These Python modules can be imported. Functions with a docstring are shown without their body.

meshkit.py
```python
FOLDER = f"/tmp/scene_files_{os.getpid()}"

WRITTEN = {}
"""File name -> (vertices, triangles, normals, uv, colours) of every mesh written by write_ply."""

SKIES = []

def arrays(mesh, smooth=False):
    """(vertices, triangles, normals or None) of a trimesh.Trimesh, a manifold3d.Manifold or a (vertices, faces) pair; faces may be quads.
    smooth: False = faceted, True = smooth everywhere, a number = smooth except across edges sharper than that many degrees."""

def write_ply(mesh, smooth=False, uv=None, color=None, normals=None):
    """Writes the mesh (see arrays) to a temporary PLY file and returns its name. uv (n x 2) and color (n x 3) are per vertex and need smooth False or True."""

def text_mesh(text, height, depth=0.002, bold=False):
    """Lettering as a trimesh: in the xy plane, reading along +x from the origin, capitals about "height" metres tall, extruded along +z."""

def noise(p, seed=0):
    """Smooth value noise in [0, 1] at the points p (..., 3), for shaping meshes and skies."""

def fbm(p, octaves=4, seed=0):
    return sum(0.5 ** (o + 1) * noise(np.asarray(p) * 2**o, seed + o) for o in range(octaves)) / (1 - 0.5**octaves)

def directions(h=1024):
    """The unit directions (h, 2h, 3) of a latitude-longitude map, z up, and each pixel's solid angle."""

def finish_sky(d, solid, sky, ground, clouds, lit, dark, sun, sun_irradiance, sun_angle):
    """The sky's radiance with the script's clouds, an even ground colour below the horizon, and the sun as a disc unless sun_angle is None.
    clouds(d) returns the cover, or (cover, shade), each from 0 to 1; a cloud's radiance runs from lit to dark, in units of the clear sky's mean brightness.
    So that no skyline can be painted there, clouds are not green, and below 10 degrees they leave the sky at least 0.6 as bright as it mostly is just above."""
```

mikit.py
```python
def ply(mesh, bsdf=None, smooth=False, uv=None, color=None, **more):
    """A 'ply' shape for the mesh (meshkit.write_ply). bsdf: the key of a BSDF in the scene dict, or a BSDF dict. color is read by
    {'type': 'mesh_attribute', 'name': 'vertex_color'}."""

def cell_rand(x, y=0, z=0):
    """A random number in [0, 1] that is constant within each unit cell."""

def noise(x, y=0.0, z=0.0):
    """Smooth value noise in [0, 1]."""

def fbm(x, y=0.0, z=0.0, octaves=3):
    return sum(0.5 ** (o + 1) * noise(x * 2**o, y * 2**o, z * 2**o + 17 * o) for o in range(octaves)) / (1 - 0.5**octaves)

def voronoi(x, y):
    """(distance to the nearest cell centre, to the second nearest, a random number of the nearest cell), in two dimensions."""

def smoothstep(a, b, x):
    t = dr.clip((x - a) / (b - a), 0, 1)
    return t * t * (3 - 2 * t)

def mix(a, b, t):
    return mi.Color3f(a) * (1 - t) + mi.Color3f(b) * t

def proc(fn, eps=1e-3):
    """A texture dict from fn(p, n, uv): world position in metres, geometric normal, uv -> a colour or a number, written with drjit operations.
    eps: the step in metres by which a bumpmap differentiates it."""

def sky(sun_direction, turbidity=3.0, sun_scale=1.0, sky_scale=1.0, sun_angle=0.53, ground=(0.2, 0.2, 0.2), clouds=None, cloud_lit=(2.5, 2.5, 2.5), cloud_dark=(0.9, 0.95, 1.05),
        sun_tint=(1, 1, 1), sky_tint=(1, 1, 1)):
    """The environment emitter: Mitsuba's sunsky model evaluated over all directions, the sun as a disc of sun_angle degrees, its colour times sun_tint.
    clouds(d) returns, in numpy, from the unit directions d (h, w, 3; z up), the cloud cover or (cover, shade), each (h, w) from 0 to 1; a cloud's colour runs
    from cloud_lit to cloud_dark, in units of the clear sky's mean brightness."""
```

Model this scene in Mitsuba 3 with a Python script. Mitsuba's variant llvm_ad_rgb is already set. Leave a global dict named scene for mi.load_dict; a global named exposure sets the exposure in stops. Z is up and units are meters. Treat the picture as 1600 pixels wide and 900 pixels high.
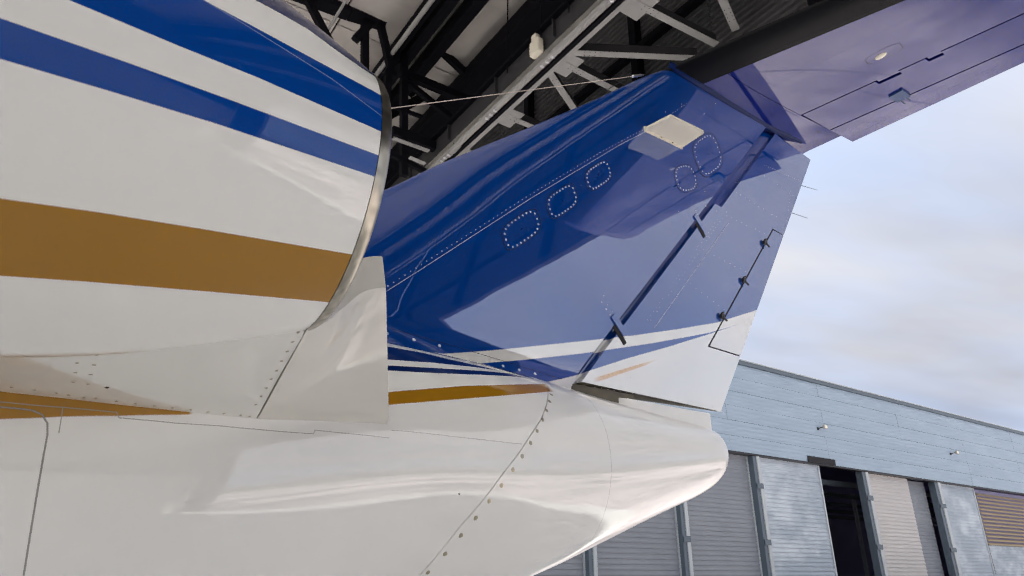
import math, random
import numpy as np, trimesh, drjit as dr, mitsuba as mi
from scipy.interpolate import PchipInterpolator
import mikit, meshkit
from mikit import ply, proc, noise, fbm, smoothstep, mix

random.seed(7); rng = np.random.default_rng(7)
scene, labels = {'type': 'scene'}, {}
T = mi.ScalarTransform4f

# ---------------------------------------------------------------- camera, sky, exposure
# x = aft along the jet, y = away from the camera (to the jet's right), z = up
FPX, PITCH, PHI = 1067.0, math.radians(22.9), math.radians(55.5)
CAM = np.array([0.0, 0.0, 1.7])
F0 = np.array([math.cos(PHI), math.sin(PHI), 0]); RT = np.array([math.sin(PHI), -math.cos(PHI), 0]); UZ = np.array([0, 0, 1.0])
FW = math.cos(PITCH) * F0 + math.sin(PITCH) * UZ; UP = -math.sin(PITCH) * F0 + math.cos(PITCH) * UZ
scene['camera'] = {'type': 'perspective', 'fov': math.degrees(2 * math.atan(800 / FPX)), 'fov_axis': 'x', 'near_clip': 0.05, 'far_clip': 6000.0,
                   'to_world': T().look_at(origin=CAM.tolist(), target=(CAM + FW).tolist(), up=[0, 0, 1])}
exposure = 3.56
SUN = [0.12, 0.50, 0.86]


def clouds(d):
    z = np.maximum(d[..., 2], 0.02)
    p = np.stack([d[..., 0] / (z + 0.18), d[..., 1] / (z + 0.18), 0 * z], -1)
    q = np.stack([p[..., 0] * 1.1 - p[..., 1] * 0.5, p[..., 0] * 1.2 + p[..., 1] * 3.0, 0 * z], -1)
    n = meshkit.fbm(q * 0.9 + 3.3, 6, 4)
    m = meshkit.fbm(p * 1.3 + 9.1, 5, 11)
    cover = np.clip(0.76 + 1.5 * (0.6 * n + 0.4 * m - 0.46), 0.45, 0.99)
    # overcast: darker towards the horizon, and the side lit from the front (away from the sun) paler than the side seen against the light
    low = 1 - np.clip(d[..., 2], 0, 1)
    sh = np.array(SUN[:2]) / np.linalg.norm(SUN[:2])
    front = 0.5 - 0.5 * (d[..., 0] * sh[0] + d[..., 1] * sh[1])
    shade = np.clip(low ** 1.3 * (1 - 0.72 * front) + 0.8 * (meshkit.fbm(q * 0.8 + 1.7, 6, 23) - 0.5), 0, 1)
    return cover, shade


scene['sky'] = mikit.sky(SUN, turbidity=4.0, sun_scale=0.78, sun_angle=4.0, clouds=clouds, cloud_lit=(1.42, 1.38, 1.36), cloud_dark=(0.155, 0.172, 0.275), sky_scale=0.58, sun_tint=(0.86, 1.0, 1.19), ground=(0.3, 0.3, 0.31))


# ---------------------------------------------------------------- measuring and building helpers
def ray(px, py):
    d = FW * FPX + RT * (px - 800) + UP * (450 - py)
    return d / np.linalg.norm(d)


def on_plane(px, py, axis, value):
    d = ray(px, py)
    return CAM + d * (value - CAM[axis]) / d[axis]


def march(px, py, fn, t0=0.8, t1=12.0):
    d = ray(px, py); t = np.linspace(t0, t1, 6000); s = fn(CAM + t[:, None] * d)
    k = np.argmax(s < 0)
    if not (s < 0).any():
        k = max(1, int(np.argmin(s))); return CAM + t[k] * d
    u = t[k - 1] + (t[k] - t[k - 1]) * s[k - 1] / (s[k - 1] - s[k]) if k else t[0]
    return CAM + u * d


def key_for(name, parent=None):
    base = (parent + '__' if parent else '') + name
    k, i = base, 0
    while k in scene or k in labels and k not in scene and parent is None and i == 0 and k in THINGS:
        i += 1; k = f'{base}_{i:03d}'
    return k


THINGS = set()


def thing(name, label, cat, group=None):
    k, i = name, 0
    while k in THINGS or k in scene:
        i += 1; k = f'{name}_{i:03d}'
    THINGS.add(k); labels[k] = {'label': label, 'category': cat}
    if group: labels[k]['group'] = group
    return k


def obj(name, mesh, m, parent=None, smooth=False, label=None, kind=None):
    base = (parent + '__' if parent else '') + name
    k, i = base, 0
    while k in scene or k in THINGS:
        i += 1; k = f'{base}_{i:03d}'
    scene[k] = ply(mesh, m, smooth)
    if label or kind:
        labels[k] = {**({'label': label} if label else {}), **({'kind': kind} if kind else {})}
    return k


def TM(v, f):
    return trimesh.Trimesh(np.asarray(v, float), np.asarray(f, int), process=False)


def cat(ms):
    return trimesh.util.concatenate([m for m in ms])


def grid(P, wrap_u=False, wrap_v=False, flip=False):
    """a mesh of the points P (n, m, 3)"""
    n, m = P.shape[:2]
    i, j = np.meshgrid(np.arange(n if wrap_u else n - 1), np.arange(m if wrap_v else m - 1), indexing='ij')
    a, b, c, d = i * m + j, ((i + 1) % n) * m + j, ((i + 1) % n) * m + (j + 1) % m, i * m + (j + 1) % m
    q = np.stack([a, b, c, d], -1).reshape(-1, 4)
    f = np.vstack([q[:, [0, 1, 2]], q[:, [0, 2, 3]]])
    return TM(P.reshape(-1, 3), f[:, ::-1] if flip else f)


def outward(m, centre=None):
    """turn a roughly closed mesh right side out"""
    if m.volume < 0: m.invert()
    return m


def box(c, s):
    m = trimesh.creation.box(extents=s); m.apply_translation(c); return m


def box2(a, b):
    a, b = np.array(a, float), np.array(b, float)
    return box((a + b) / 2, np.abs(b - a))


def bar(a, b, w, h, up=(0, 0, 1), drop=0.0):
    """a box from a to b, w wide, h deep along up; drop moves it along -up"""
    a, b, up = np.array(a, float), np.array(b, float), np.array(up, float)
    L = np.linalg.norm(b - a); x = (b - a) / L
    y = np.cross(up, x)
    if np.linalg.norm(y) < 1e-6: y = np.cross([1, 0, 0.0], x)
    y /= np.linalg.norm(y); z = np.cross(x, y)
    m = trimesh.creation.box(extents=[L, w, h]); M = np.eye(4); M[:3, :3] = np.stack([x, y, z], 1); M[:3, 3] = (a + b) / 2 - z * drop
    m.apply_transform(M); return m


def tube(pts, r, sides=8):
    p = np.asarray(pts, float); t = np.gradient(p, axis=0); t /= np.linalg.norm(t, axis=1, keepdims=True)
    a = np.cross(t, np.where(np.abs(t[:, 2:]) < 0.9, [0, 0, 1.0], [1.0, 0, 0])); a /= np.linalg.norm(a, axis=1, keepdims=True); b = np.cross(t, a)
    g = np.linspace(0, 2 * np.pi, sides, endpoint=False)
    r = np.broadcast_to(r, (len(p),))
    P = p[:, None] + r[:, None, None] * (np.cos(g)[None, :, None] * a[:, None] + np.sin(g)[None, :, None] * b[:, None])
    m = grid(P, wrap_v=True)
    n = len(p) * sides; v = np.vstack([m.vertices, p[:1], p[-1:]])
    caps = [[n, (k + 1) % sides, k] for k in range(sides)] + [[n + 1, n - sides + k, n - sides + (k + 1) % sides] for k in range(sides)]
    return outward(TM(v, np.vstack([m.faces, caps])))


def dome(p, n, r, h, sides=6):
    """a low rivet or screw head on the point p of a surface with normal n"""
    n = n / np.linalg.norm(n); a = np.cross(n, [0.3, 0.2, 0.9]); a /= np.linalg.norm(a); b = np.cross(n, a)
    g = np.linspace(0, 2 * np.pi, sides, endpoint=False); c = np.cos(g)[:, None] * a + np.sin(g)[:, None] * b
    v = np.vstack([p + r * c - n * 0.002, p + r * c * 0.86 + n * h * 0.7, [p + n * h]])
    f = []
    for k in range(sides):
        j = (k + 1) % sides
        f += [[k, j, sides + j], [k, sides + j, sides + k], [sides + k, sides + j, 2 * sides]]
    return TM(v, f)


def along(pts, step):
    p = np.asarray(pts, float); L = np.r_[0, np.cumsum(np.linalg.norm(np.diff(p, axis=0), axis=1))]
    s = np.arange(0, L[-1] + 1e-6, step)
    return np.stack([np.interp(s, L, p[:, k]) for k in range(p.shape[1])], -1)


def pw(x, xs, ys):
    """a polyline y(x) written with drjit, held at its ends"""
    r = mi.Float(float(ys[0]))
    for a, b, c, d in zip(xs[:-1], xs[1:], ys[:-1], ys[1:]):
        if b - a > 1e-6:
            r += dr.clip((x - float(a)) / float(b - a), 0, 1) * float(d - c)
    return r


def line_fn(uv):
    """sorted polyline, and straight on past its ends"""
    uv = np.asarray(uv, float); uv = uv[np.argsort(uv[:, 0])]
    keep = np.r_[True, np.diff(uv[:, 0]) > 1e-5]; uv = uv[keep]
    k = min(3, len(uv) - 1); d0, d1 = uv[k] - uv[0], uv[-1] - uv[-1 - k]
    uv = np.vstack([uv[0] - d0 * 2 / max(d0[0], 1e-3) , uv, uv[-1] + d1 * 2 / max(d1[0], 1e-3)])
    return uv[:, 0], uv[:, 1]


# ---------------------------------------------------------------- materials
WHITE, BLUE, NAVY, GOLD = (0.86, 0.85, 0.82), (0.001, 0.054, 0.30), (0.004, 0.018, 0.10), (0.36, 0.17, 0.010)


def paint(colour_fn, ior=1.9, wave=0.00022, scale=2.2, ripple=0.0001, coat=0.0):
    """gloss paint: colour under a clear coat, on skin that is not quite flat; coat adds the mirror of its metal flake"""
    def bump(p, n, uv):
        return wave * fbm(p.x * scale, p.y * scale, p.z * scale, 2) * 2 + ripple * noise(p.x * 7, p.y * 7, p.z * 7)
    tex = proc(colour_fn) if callable(colour_fn) else {'type': 'rgb', 'value': list(colour_fn)}
    b = {'type': 'plastic', 'int_ior': ior, 'diffuse_reflectance': tex}
    if coat:
        b = {'type': 'blendbsdf', 'weight': coat, 'a': b, 'b': {'type': 'conductor', 'material': 'none'}}
    return {'type': 'twosided', 'bsdf': {'type': 'bumpmap', 'texture': proc(bump, eps=0.01), 'scale': 1.0, 'bsdf': b}}


def rough(c, a=0.3, ior=0.4):
    tex = proc(c) if callable(c) else {'type': 'rgb', 'value': list(c)}
    return {'type': 'twosided', 'bsdf': {'type': 'principled', 'base_color': tex, 'roughness': a, 'specular': ior}}


def metal(c, a=0.2):
    tex = proc(c) if callable(c) else {'type': 'rgb', 'value': list(c)}
    return {'type': 'twosided', 'bsdf': {'type': 'principled', 'base_color': tex, 'roughness': a, 'metallic': 1.0}}


def soft(v, w=0.0012):
    return dr.clip(v / w * 0.5 + 0.5, 0, 1)


# ---------------------------------------------------------------- the jet's surfaces
Y0 = 3.4
# fuselage: circles about a line
FK = np.array([-9, -3, 0, 1.5, 2.0, 2.5, 2.9, 3.3, 3.6, 3.85, 4.02, 4.11, 4.16, 4.18])
F_R = PchipInterpolator(FK, [0.95, 0.95, 0.92, 0.685, 0.637, 0.548, 0.460, 0.376, 0.313, 0.262, 0.218, 0.170, 0.105, 0.004])
F_Z = PchipInterpolator(FK, [1.97, 1.97, 1.95, 2.180, 2.2156, 2.2725, 2.3272, 2.3884, 2.4307, 2.467, 2.500, 2.517, 2.520, 2.520])


def fus_f(p):
    x = np.clip(p[:, 0], -9, 4.18)
    s = np.hypot(p[:, 1] - Y0, p[:, 2] - F_Z(x)) - F_R(x)
    return np.where(p[:, 0] > 4.18, 1.0, s)


def fus_p(x, a, off=0.0):
    """point of the fuselage at station x, a degrees up from the camera's side"""
    r = F_R(x) + off; a = np.radians(a)
    return np.stack(np.broadcast_arrays(x, Y0 - r * np.cos(a), F_Z(x) + r * np.sin(a)), -1)


def on_fus(px, py):
    return march(px, py, fus_f, 1.5, 9)


def fus_xa(px, py):
    p = on_fus(px, py)
    return p[0], math.degrees(math.atan2(p[2] - float(F_Z(p[0])), Y0 - p[1]))


def fus_n(p):
    e = 0.01; x = min(p[0], 4.18)
    n = np.array([-(F_R(x + e) - F_R(x - e)) / (2 * e), p[1] - Y0, p[2] - F_Z(x)]); n[1:] /= np.linalg.norm(n[1:]); return n / np.linalg.norm(n)


# nacelle
LIP = 0.6


def nac_r(x):
    u = np.clip(LIP - x, 0, 1.04); return 0.398 + 0.397 * u - 0.19 * u * u


def nac_c(x):
    u = LIP - np.asarray(x, float); return 1.837 + 0.010 * u, 2.767 - 0.024 * u


def nac_f(p):
    yc, zc = nac_c(p[:, 0]); s = np.hypot(p[:, 1] - yc, p[:, 2] - zc) - nac_r(p[:, 0])
    return np.where(p[:, 0] > LIP, 1.0, s)


def nac_p(x, a, off=0.0):
    yc, zc = nac_c(x); r = nac_r(x) + off; a = np.radians(a)
    return np.stack(np.broadcast_arrays(x, yc - r * np.cos(a), zc + r * np.sin(a)), -1)


def on_nac(px, py):
    return march(px, py, nac_f, 0.8, 6)


def nac_xa(px, py):
    p = on_nac(px, py); yc, zc = nac_c(p[0])
    return p[0], math.degrees(math.atan2(p[2] - zc, yc - p[1]))


# fin: leading edge from its outline, hinge line, trailing edge
le = np.array([on_plane(x, y, 1, Y0) for x, y in [(607, 295), (635.6, 281), (689, 255.6), (760, 226.5), (831, 197.5), (880, 177), (919, 160.5), (1000, 123), (1040, 108)]])
LEZ = np.r_[2.3, 2.75, 3.3, le[:, 2], 6.5]
LEX = np.r_[-1.6, -0.35, 0.62, le[:, 0], le[-1, 0] + (6.5 - le[-1, 2]) * 1.28]
fin_xle = PchipInterpolator(LEZ, LEX)
te = np.array([on_plane(x, y, 1, Y0) for x, y in [(1126, 642), (1271, 236)]])
fin_xte = lambda z: te[0, 0] + (z - te[0, 2]) * (te[1, 0] - te[0, 0]) / (te[1, 2] - te[0, 2])


def naca(u):
    u = np.clip(u, 0, 1)
    return 10 * (0.2969 * np.sqrt(u) - 0.126 * u - 0.3516 * u**2 + 0.2843 * u**3 - 0.1036 * u**4)


def fin_h(x, z):
    """half thickness of fin and rudder, flaring into the fuselage at the root"""
    z = np.asarray(z, float); xl, xt = fin_xle(np.clip(z, 2.3, 6.5)), fin_xte(z)
    t = np.interp(z, [2.8, 6.1], [0.142, 0.136])
    fl = np.clip((3.02 - z) / 0.40, 0, 1.0); u = np.clip((x - xl) / (xt - xl), 0, 1)
    return t * naca(u) + 0.27 * fl**2.3 * np.interp(x, [-1, 0.8, 2.0, 2.8, 3.3], [0.2, 1, 1, 0.85, 0.5])


def fin_f(p):
    return np.where((p[:, 2] < 6.4) & (p[:, 2] > 2.4), (Y0 - p[:, 1]) - fin_h(p[:, 0], np.clip(p[:, 2], 2.3, 6.5)), 1.0)


def on_fin(px, py):
    return march(px, py, fin_f, 2.5, 12)


def fin_n(p):
    e = 0.01
    g = [(fin_h(p[0] + e, p[2]) - fin_h(p[0] - e, p[2])) / (2 * e), 0, (fin_h(p[0], p[2] + e) - fin_h(p[0], p[2] - e)) / (2 * e)]
    n = np.array([-g[0], -1.0, -g[2]]); return n / np.linalg.norm(n)


hg = np.array([on_fin(x, y) for x, y in [(882, 606), (968, 500), (1078, 354), (1111, 307), (1173, 233)]])
hk = np.polyfit(hg[1:, 2], hg[1:, 0], 1)
fin_xh = lambda z: hk[0] * z + hk[1]


# ---------------------------------------------------------------- liveries, as lines on the jet's own surfaces
def dens(pts, n=6):
    return [tuple(np.array(a) + (np.array(b) - np.array(a)) * k / n) for a, b in zip(pts[:-1], pts[1:]) for k in range(n)] + [pts[-1]]


def nac_line(pts): return line_fn([nac_xa(x, y) for x, y in dens(pts)])


NL = [nac_line(p) for p in (
    [(440, 22), (481.8, 46), (523.6, 77), (564.4, 105.5), (580, 115.5)],
    [(318, 0), (390, 38), (460, 76), (592, 147)],
    [(108, 0), (280, 72), (400, 120), (592, 204)],
    [(0, 28), (200, 98), (360, 156), (592, 243)],
    [(0, 92), (170, 142), (340, 194), (588, 277)],
    [(0, 310), (150, 331), (312, 357), (553, 398)],
    [(0, 431), (133, 440), (330, 456), (524, 473)])]
NSEAM_GLINT = nac_line([(392, 44), (450, 80), (520, 124), (592, 178)])  # seam line with its edge highlight painted pale


def nac_angle(p):
    u = LIP - p.x
    return dr.atan2(p.z - (2.767 - 0.024 * u), (1.837 + 0.010 * u) - p.y) * (180 / math.pi)


def nacelle_colour(p, n, uv):
    a = nac_angle(p); w = 0.16
    L = [soft(a - pw(p.x, *l), w) for l in NL]
    c = mix(WHITE, GOLD, L[6]); c = mix(c, WHITE, L[5]); c = mix(c, BLUE, L[4]); c = mix(c, WHITE, L[3]); c = mix(c, BLUE, L[2]); c = mix(c, WHITE, L[1]); c = mix(c, NAVY, L[0])
    s = dr.abs(a - pw(p.x, *NSEAM_GLINT))
    c = mix(c, (0.30, 0.36, 0.5), 0.8 * (1 - smoothstep(0.10, 0.24, s)) * smoothstep(-0.15, 0.3, p.x))
    return c * (0.97 + 0.05 * fbm(p.x * 3, p.y * 3, p.z * 3))


def fus_line(pts): return line_fn([fus_xa(x, y) for x, y in dens(pts, 3)])


FGT = fus_line([(612, 612), (725, 603), (800, 601), (858, 600)])
FGB = fus_line([(612, 632), (725, 623), (800, 617), (858, 612)])
FGL = fus_line([(0, 655), (90, 652), (180, 650), (290, 648)])
FS = [fus_line(p) for p in ([(609, 537), (660, 548), (690, 555)], [(609, 542), (660, 551), (700, 561), (745, 571)], [(609, 562), (680, 567), (745, 574), (780, 579)],
                            [(609, 571), (680, 575), (760, 580), (800, 584)], [(609, 579), (680, 583), (760, 586), (800, 588)])]
FDOOR = np.array([fus_xa(x, y) for x, y in [(37, 899), (48, 830), (58, 770), (68, 712), (74, 680), (74, 662), (66, 648), (50, 641), (25, 638), (0, 636)]])
FPAN = [np.array([fus_xa(x, y) for x, y in q]) for q in (
    [(0, 628), (98, 637), (182, 644), (186, 653), (250, 659), (350, 666), (490, 678), (492, 672), (608, 684)],
    [(98, 637), (92, 677)], [(612, 672), (700, 681), (815, 694)])]
SPL = np.array([fus_xa(x, y) for x, y in [(856, 604), (854, 630), (845, 655), (827.6, 681), (810, 708), (785, 740), (756, 779), (717, 823.6), (685, 864), (655, 899)]])
SPL = SPL[np.argsort(SPL[:, 1])]
RING = np.array([fus_xa(x, y) for x, y in [(927, 633), (945, 670), (955.5, 708), (954, 745), (950, 779), (938, 815), (922, 848)]])
RINGX = float(RING[:, 0].mean())


def seg_dist(px, py, pts, sx=1.0, sy=1.0):
    d = mi.Float(9.0)
    for (ax, ay), (bx, by) in zip(pts[:-1], pts[1:]):
        ax, bx, ay, by = ax * sx, bx * sx, ay * sy, by * sy
        ex, ey = float(bx - ax), float(by - ay); q = max(ex * ex + ey * ey, 1e-12)
        t = dr.clip(((px - float(ax)) * ex + (py - float(ay)) * ey) / q, 0, 1)
        d = dr.minimum(d, dr.sqrt(dr.square(px - float(ax) - t * ex) + dr.square(py - float(ay) - t * ey)))
    return d


FZX = np.linspace(-3, 4.3, 40)


def fuselage_colour(p, n, uv):
    zc = pw(p.x, FZX, F_Z(FZX)); a = dr.atan2(p.z - zc, Y0 - p.y) * (180 / math.pi); w = 0.15
    c = mi.Color3f(WHITE)
    blue = soft(a - pw(p.x, *FS[4]), w); c = mix(c, NAVY, blue)
    c = mix(c, WHITE, soft(a - pw(p.x, *FS[3]), w)); c = mix(c, NAVY, soft(a - pw(p.x, *FS[2]), w))
    c = mix(c, WHITE, soft(a - pw(p.x, *FS[1]), w)); c = mix(c, NAVY, soft(a - pw(p.x, *FS[0]), w))
    c = dr.select(p.x > 2.28, mi.Color3f(WHITE), c)
    aft = smoothstep(1.05, 1.10, p.x)
    g1 = soft(a - pw(p.x, *FGB), w) * (1 - soft(a - pw(p.x, *FGT), w)) * aft
    g1 = g1 * (1 - smoothstep(2.30, 2.36, p.x))
    g2 = soft(a - pw(p.x, *FGL), w) * (1 - smoothstep(0.40, 0.42, p.x)) * soft(32 - a, w)
    c = mix(c, GOLD, dr.clip(g1 + g2, 0, 1))
    k = 0.9 * math.pi / 180
    d = seg_dist(p.x, a * k, FDOOR, 1, k); c = mix(c, (0.16, 0.15, 0.14), 0.85 * (1 - smoothstep(0.0016, 0.0036, d)))
    for q in FPAN:
        d = dr.minimum(d, seg_dist(p.x, a * k, q, 1, k))
    c = mix(c, (0.30, 0.29, 0.27), 0.75 * (1 - smoothstep(0.0010, 0.0026, d)))
    c = mix(c, (0.45, 0.45, 0.44), 0.7 * (1 - smoothstep(0.001, 0.003, dr.abs(p.x - RINGX))))
    return c * (0.965 + 0.06 * fbm(p.x * 2.2, p.y * 2.2, p.z * 2.2))


def fin_line(pts): return line_fn([on_fin(x, y)[[0, 2]] for x, y in pts])


LWT = fin_line([(640, 545), (692, 553), (762, 548), (910, 533), (992, 524), (1060, 514), (1120, 504), (1184, 484)])
LWB = fin_line([(700, 560), (744, 568), (810, 563), (910, 552), (940, 548), (1020, 536), (1108, 520), (1150, 508)])
LBB = fin_line([(780, 608), (854, 597), (894, 588), (980, 560), (1044, 542), (1108, 522), (1150, 508)])
LGT = fin_line([(917, 594), (989, 572), (1037, 558)])
LGB = fin_line([(917, 600), (940, 594.5), (1008, 571), (1037, 558)])


def fin_colour(p, n, uv):
    w = 0.003
    c = mix(WHITE, BLUE, soft(p.z - pw(p.x, *LBB), w)); c = mix(c, WHITE, soft(p.z - pw(p.x, *LWB), w)); c = mix(c, BLUE, soft(p.z - pw(p.x, *LWT), w))
    g = soft(p.z - pw(p.x, *LGB), 0.004) * (1 - soft(p.z - pw(p.x, *LGT), 0.004)) * smoothstep(2.90, 3.0, p.x) * (1 - smoothstep(3.35, 3.62, p.x))
    c = mix(c, (0.72, 0.42, 0.17), g * (0.75 + 0.25 * noise(p.x * 60, p.z * 60, 0)))
    return c * (0.95 + 0.09 * fbm(p.x * 2.5, p.y * 2.5, p.z * 2.5))


scene['paint_nacelle'] = paint(nacelle_colour, 1.6)
scene['paint_fuselage'] = paint(fuselage_colour, 1.8)
scene['paint_fin'] = paint(fin_colour, 1.6, ripple=0.00035, coat=0.24)
scene['paint_white'] = paint(WHITE, 1.6)
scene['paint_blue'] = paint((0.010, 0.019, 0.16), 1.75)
scene['paint_navy'] = paint(NAVY, 2.2)
scene['cream'] = rough((0.72, 0.68, 0.56), 0.35)
scene['lip_metal'] = metal(lambda p, n, uv: mi.Color3f(0.44, 0.41, 0.34) * (0.65 + 0.5 * noise(nac_angle(p) * 0.35, p.x * 60, 0)), 0.28)
scene['bright_metal'] = metal((0.82, 0.83, 0.86), 0.18)
scene['brass_metal'] = metal((0.42, 0.38, 0.28), 0.35)
scene['dark_void'] = rough((0.012, 0.012, 0.014), 0.7)
scene['black_part'] = rough((0.02, 0.02, 0.022), 0.35)
scene['grimy_shade'] = rough(lambda p, n, uv: mix((0.16, 0.14, 0.10), (0.05, 0.045, 0.035), fbm(p.x * 9, p.y * 9, p.z * 9)), 0.6)  # brown grime, kept dark to paint shade below the rudder

# ---------------------------------------------------------------- the jet
jet = thing('private_jet', 'blue and white private jet with gold stripe, its tail standing in the open hangar door', 'aircraft')

# fuselage forward of the screw line, tail cone behind it
split = lambda e: np.interp(e, SPL[:, 1], SPL[:, 0])
ang = np.linspace(-180, 180, 241)[:-1]
elev = np.degrees(np.arcsin(np.sin(np.radians(ang))))
xs = split(np.where(elev < SPL[0, 1], SPL[0, 1], elev)) - np.clip(SPL[0, 1] - elev, 0, 60) * 0.0075
s = np.linspace(0, 1, 90)
X = (-7.0 + s[:, None] ** 0.8 * (xs[None] + 7.0))
P = fus_p(X, ang[None])
inner = fus_p(xs[None] - 0.001, ang[None], -0.03)
obj('fuselage', outward(grid(np.concatenate([P, inner]), wrap_v=True, flip=True)), 'paint_fuselage', jet, 35)
X = xs[None] + 0.006 + np.linspace(0, 1, 110)[:, None] ** 0.85 * (4.18 - xs[None] - 0.006)
P = fus_p(X, ang[None]); inner = fus_p(xs[None] + 0.007, ang[None], -0.03)
cone = obj('tail_cone', outward(grid(np.concatenate([inner, P]), wrap_v=True, flip=True)), 'paint_fuselage', jet, 35)
X = np.linspace(-0.5, 3.6, 30)[:, None]
obj('inner_frame', grid(fus_p(X, ang[None], -0.028), wrap_v=True, flip=True), 'dark_void', jet)
for zx, zy in [(735, 103), (728, 133), (715, 172), (697, 213), (673, 262), (644, 315), (607, 373), (566, 433), (516, 502), (462, 571), (403, 645), (338, 722), (268, 803), (193, 885)]:
    p = on_fus(600 + zx / 2.8125, 580 + zy / 2.8125); n = fus_n(p)
    obj('screw', cat([dome(p, n, 0.0125, 0.002, 12), dome(p + n * 0.0021, n, 0.005, 0.0015, 8)]), 'brass_metal', cone)
obj('drain_hole', dome(*[(q, fus_n(q)) for q in [on_fus(717.5, 772)]][0], 0.005, 0.001, 8), 'dark_void', jet)

# nacelle, its metal lip and dark duct
X = np.linspace(-3.6, 0.562, 90)[:, None]
P = nac_p(X, ang[None])
end = nac_p(np.full((1, 1), 0.562), ang[None], -0.02)
nac = obj('engine_nacelle', outward(grid(np.concatenate([P, end]), wrap_v=True, flip=True)), 'paint_nacelle', jet, 35)
prof = [(0.564, -0.02), (0.564, 0.001), (0.578, 0.002), (0.592, 0.001), (0.600, -0.003), (0.603, -0.010), (0.598, -0.017), (0.55, -0.022), (0.40, -0.03)]
P = np.stack([nac_p(np.array([min(x, 0.603)]), ang, o) for x, o in prof])
obj('exhaust_lip', outward(grid(P, wrap_u=True, wrap_v=True)), 'lip_metal', nac, 40)
X = np.linspace(-1.0, 0.5, 12)[:, None]
yc, zc = nac_c(0.5)
rr = np.full_like(X, 0.365); rr[0] = 0.01
a = np.radians(ang)[None]
obj('exhaust_duct', grid(np.stack(np.broadcast_arrays(X, yc - rr * np.cos(a), zc + rr * np.sin(a)), -1), wrap_v=True), 'grimy_shade', nac)

# pylon
up_px = [(-60, 548), (0, 543), (120, 540), (240, 533), (360, 525), (440, 518), (480, 513)]
dn_px = [(-60, 603), (0, 610), (100, 621), (200, 633), (300, 644), (360, 651), (400, 655)]
A = np.array([on_nac(*q) for q in up_px]); B = np.array([on_fus(*q) for q in dn_px])
A2 = np.array([A[-1], on_plane(505, 506, 0, 0.66), on_plane(535, 482, 0, 0.77), on_plane(570, 455, 0, 0.88), on_plane(603, 450, 0, 0.99)])
B2 = np.array([B[-1], on_fus(440, 657.5), on_fus(500, 661), on_fus(560, 665), on_fus(608, 668.5)])


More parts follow.
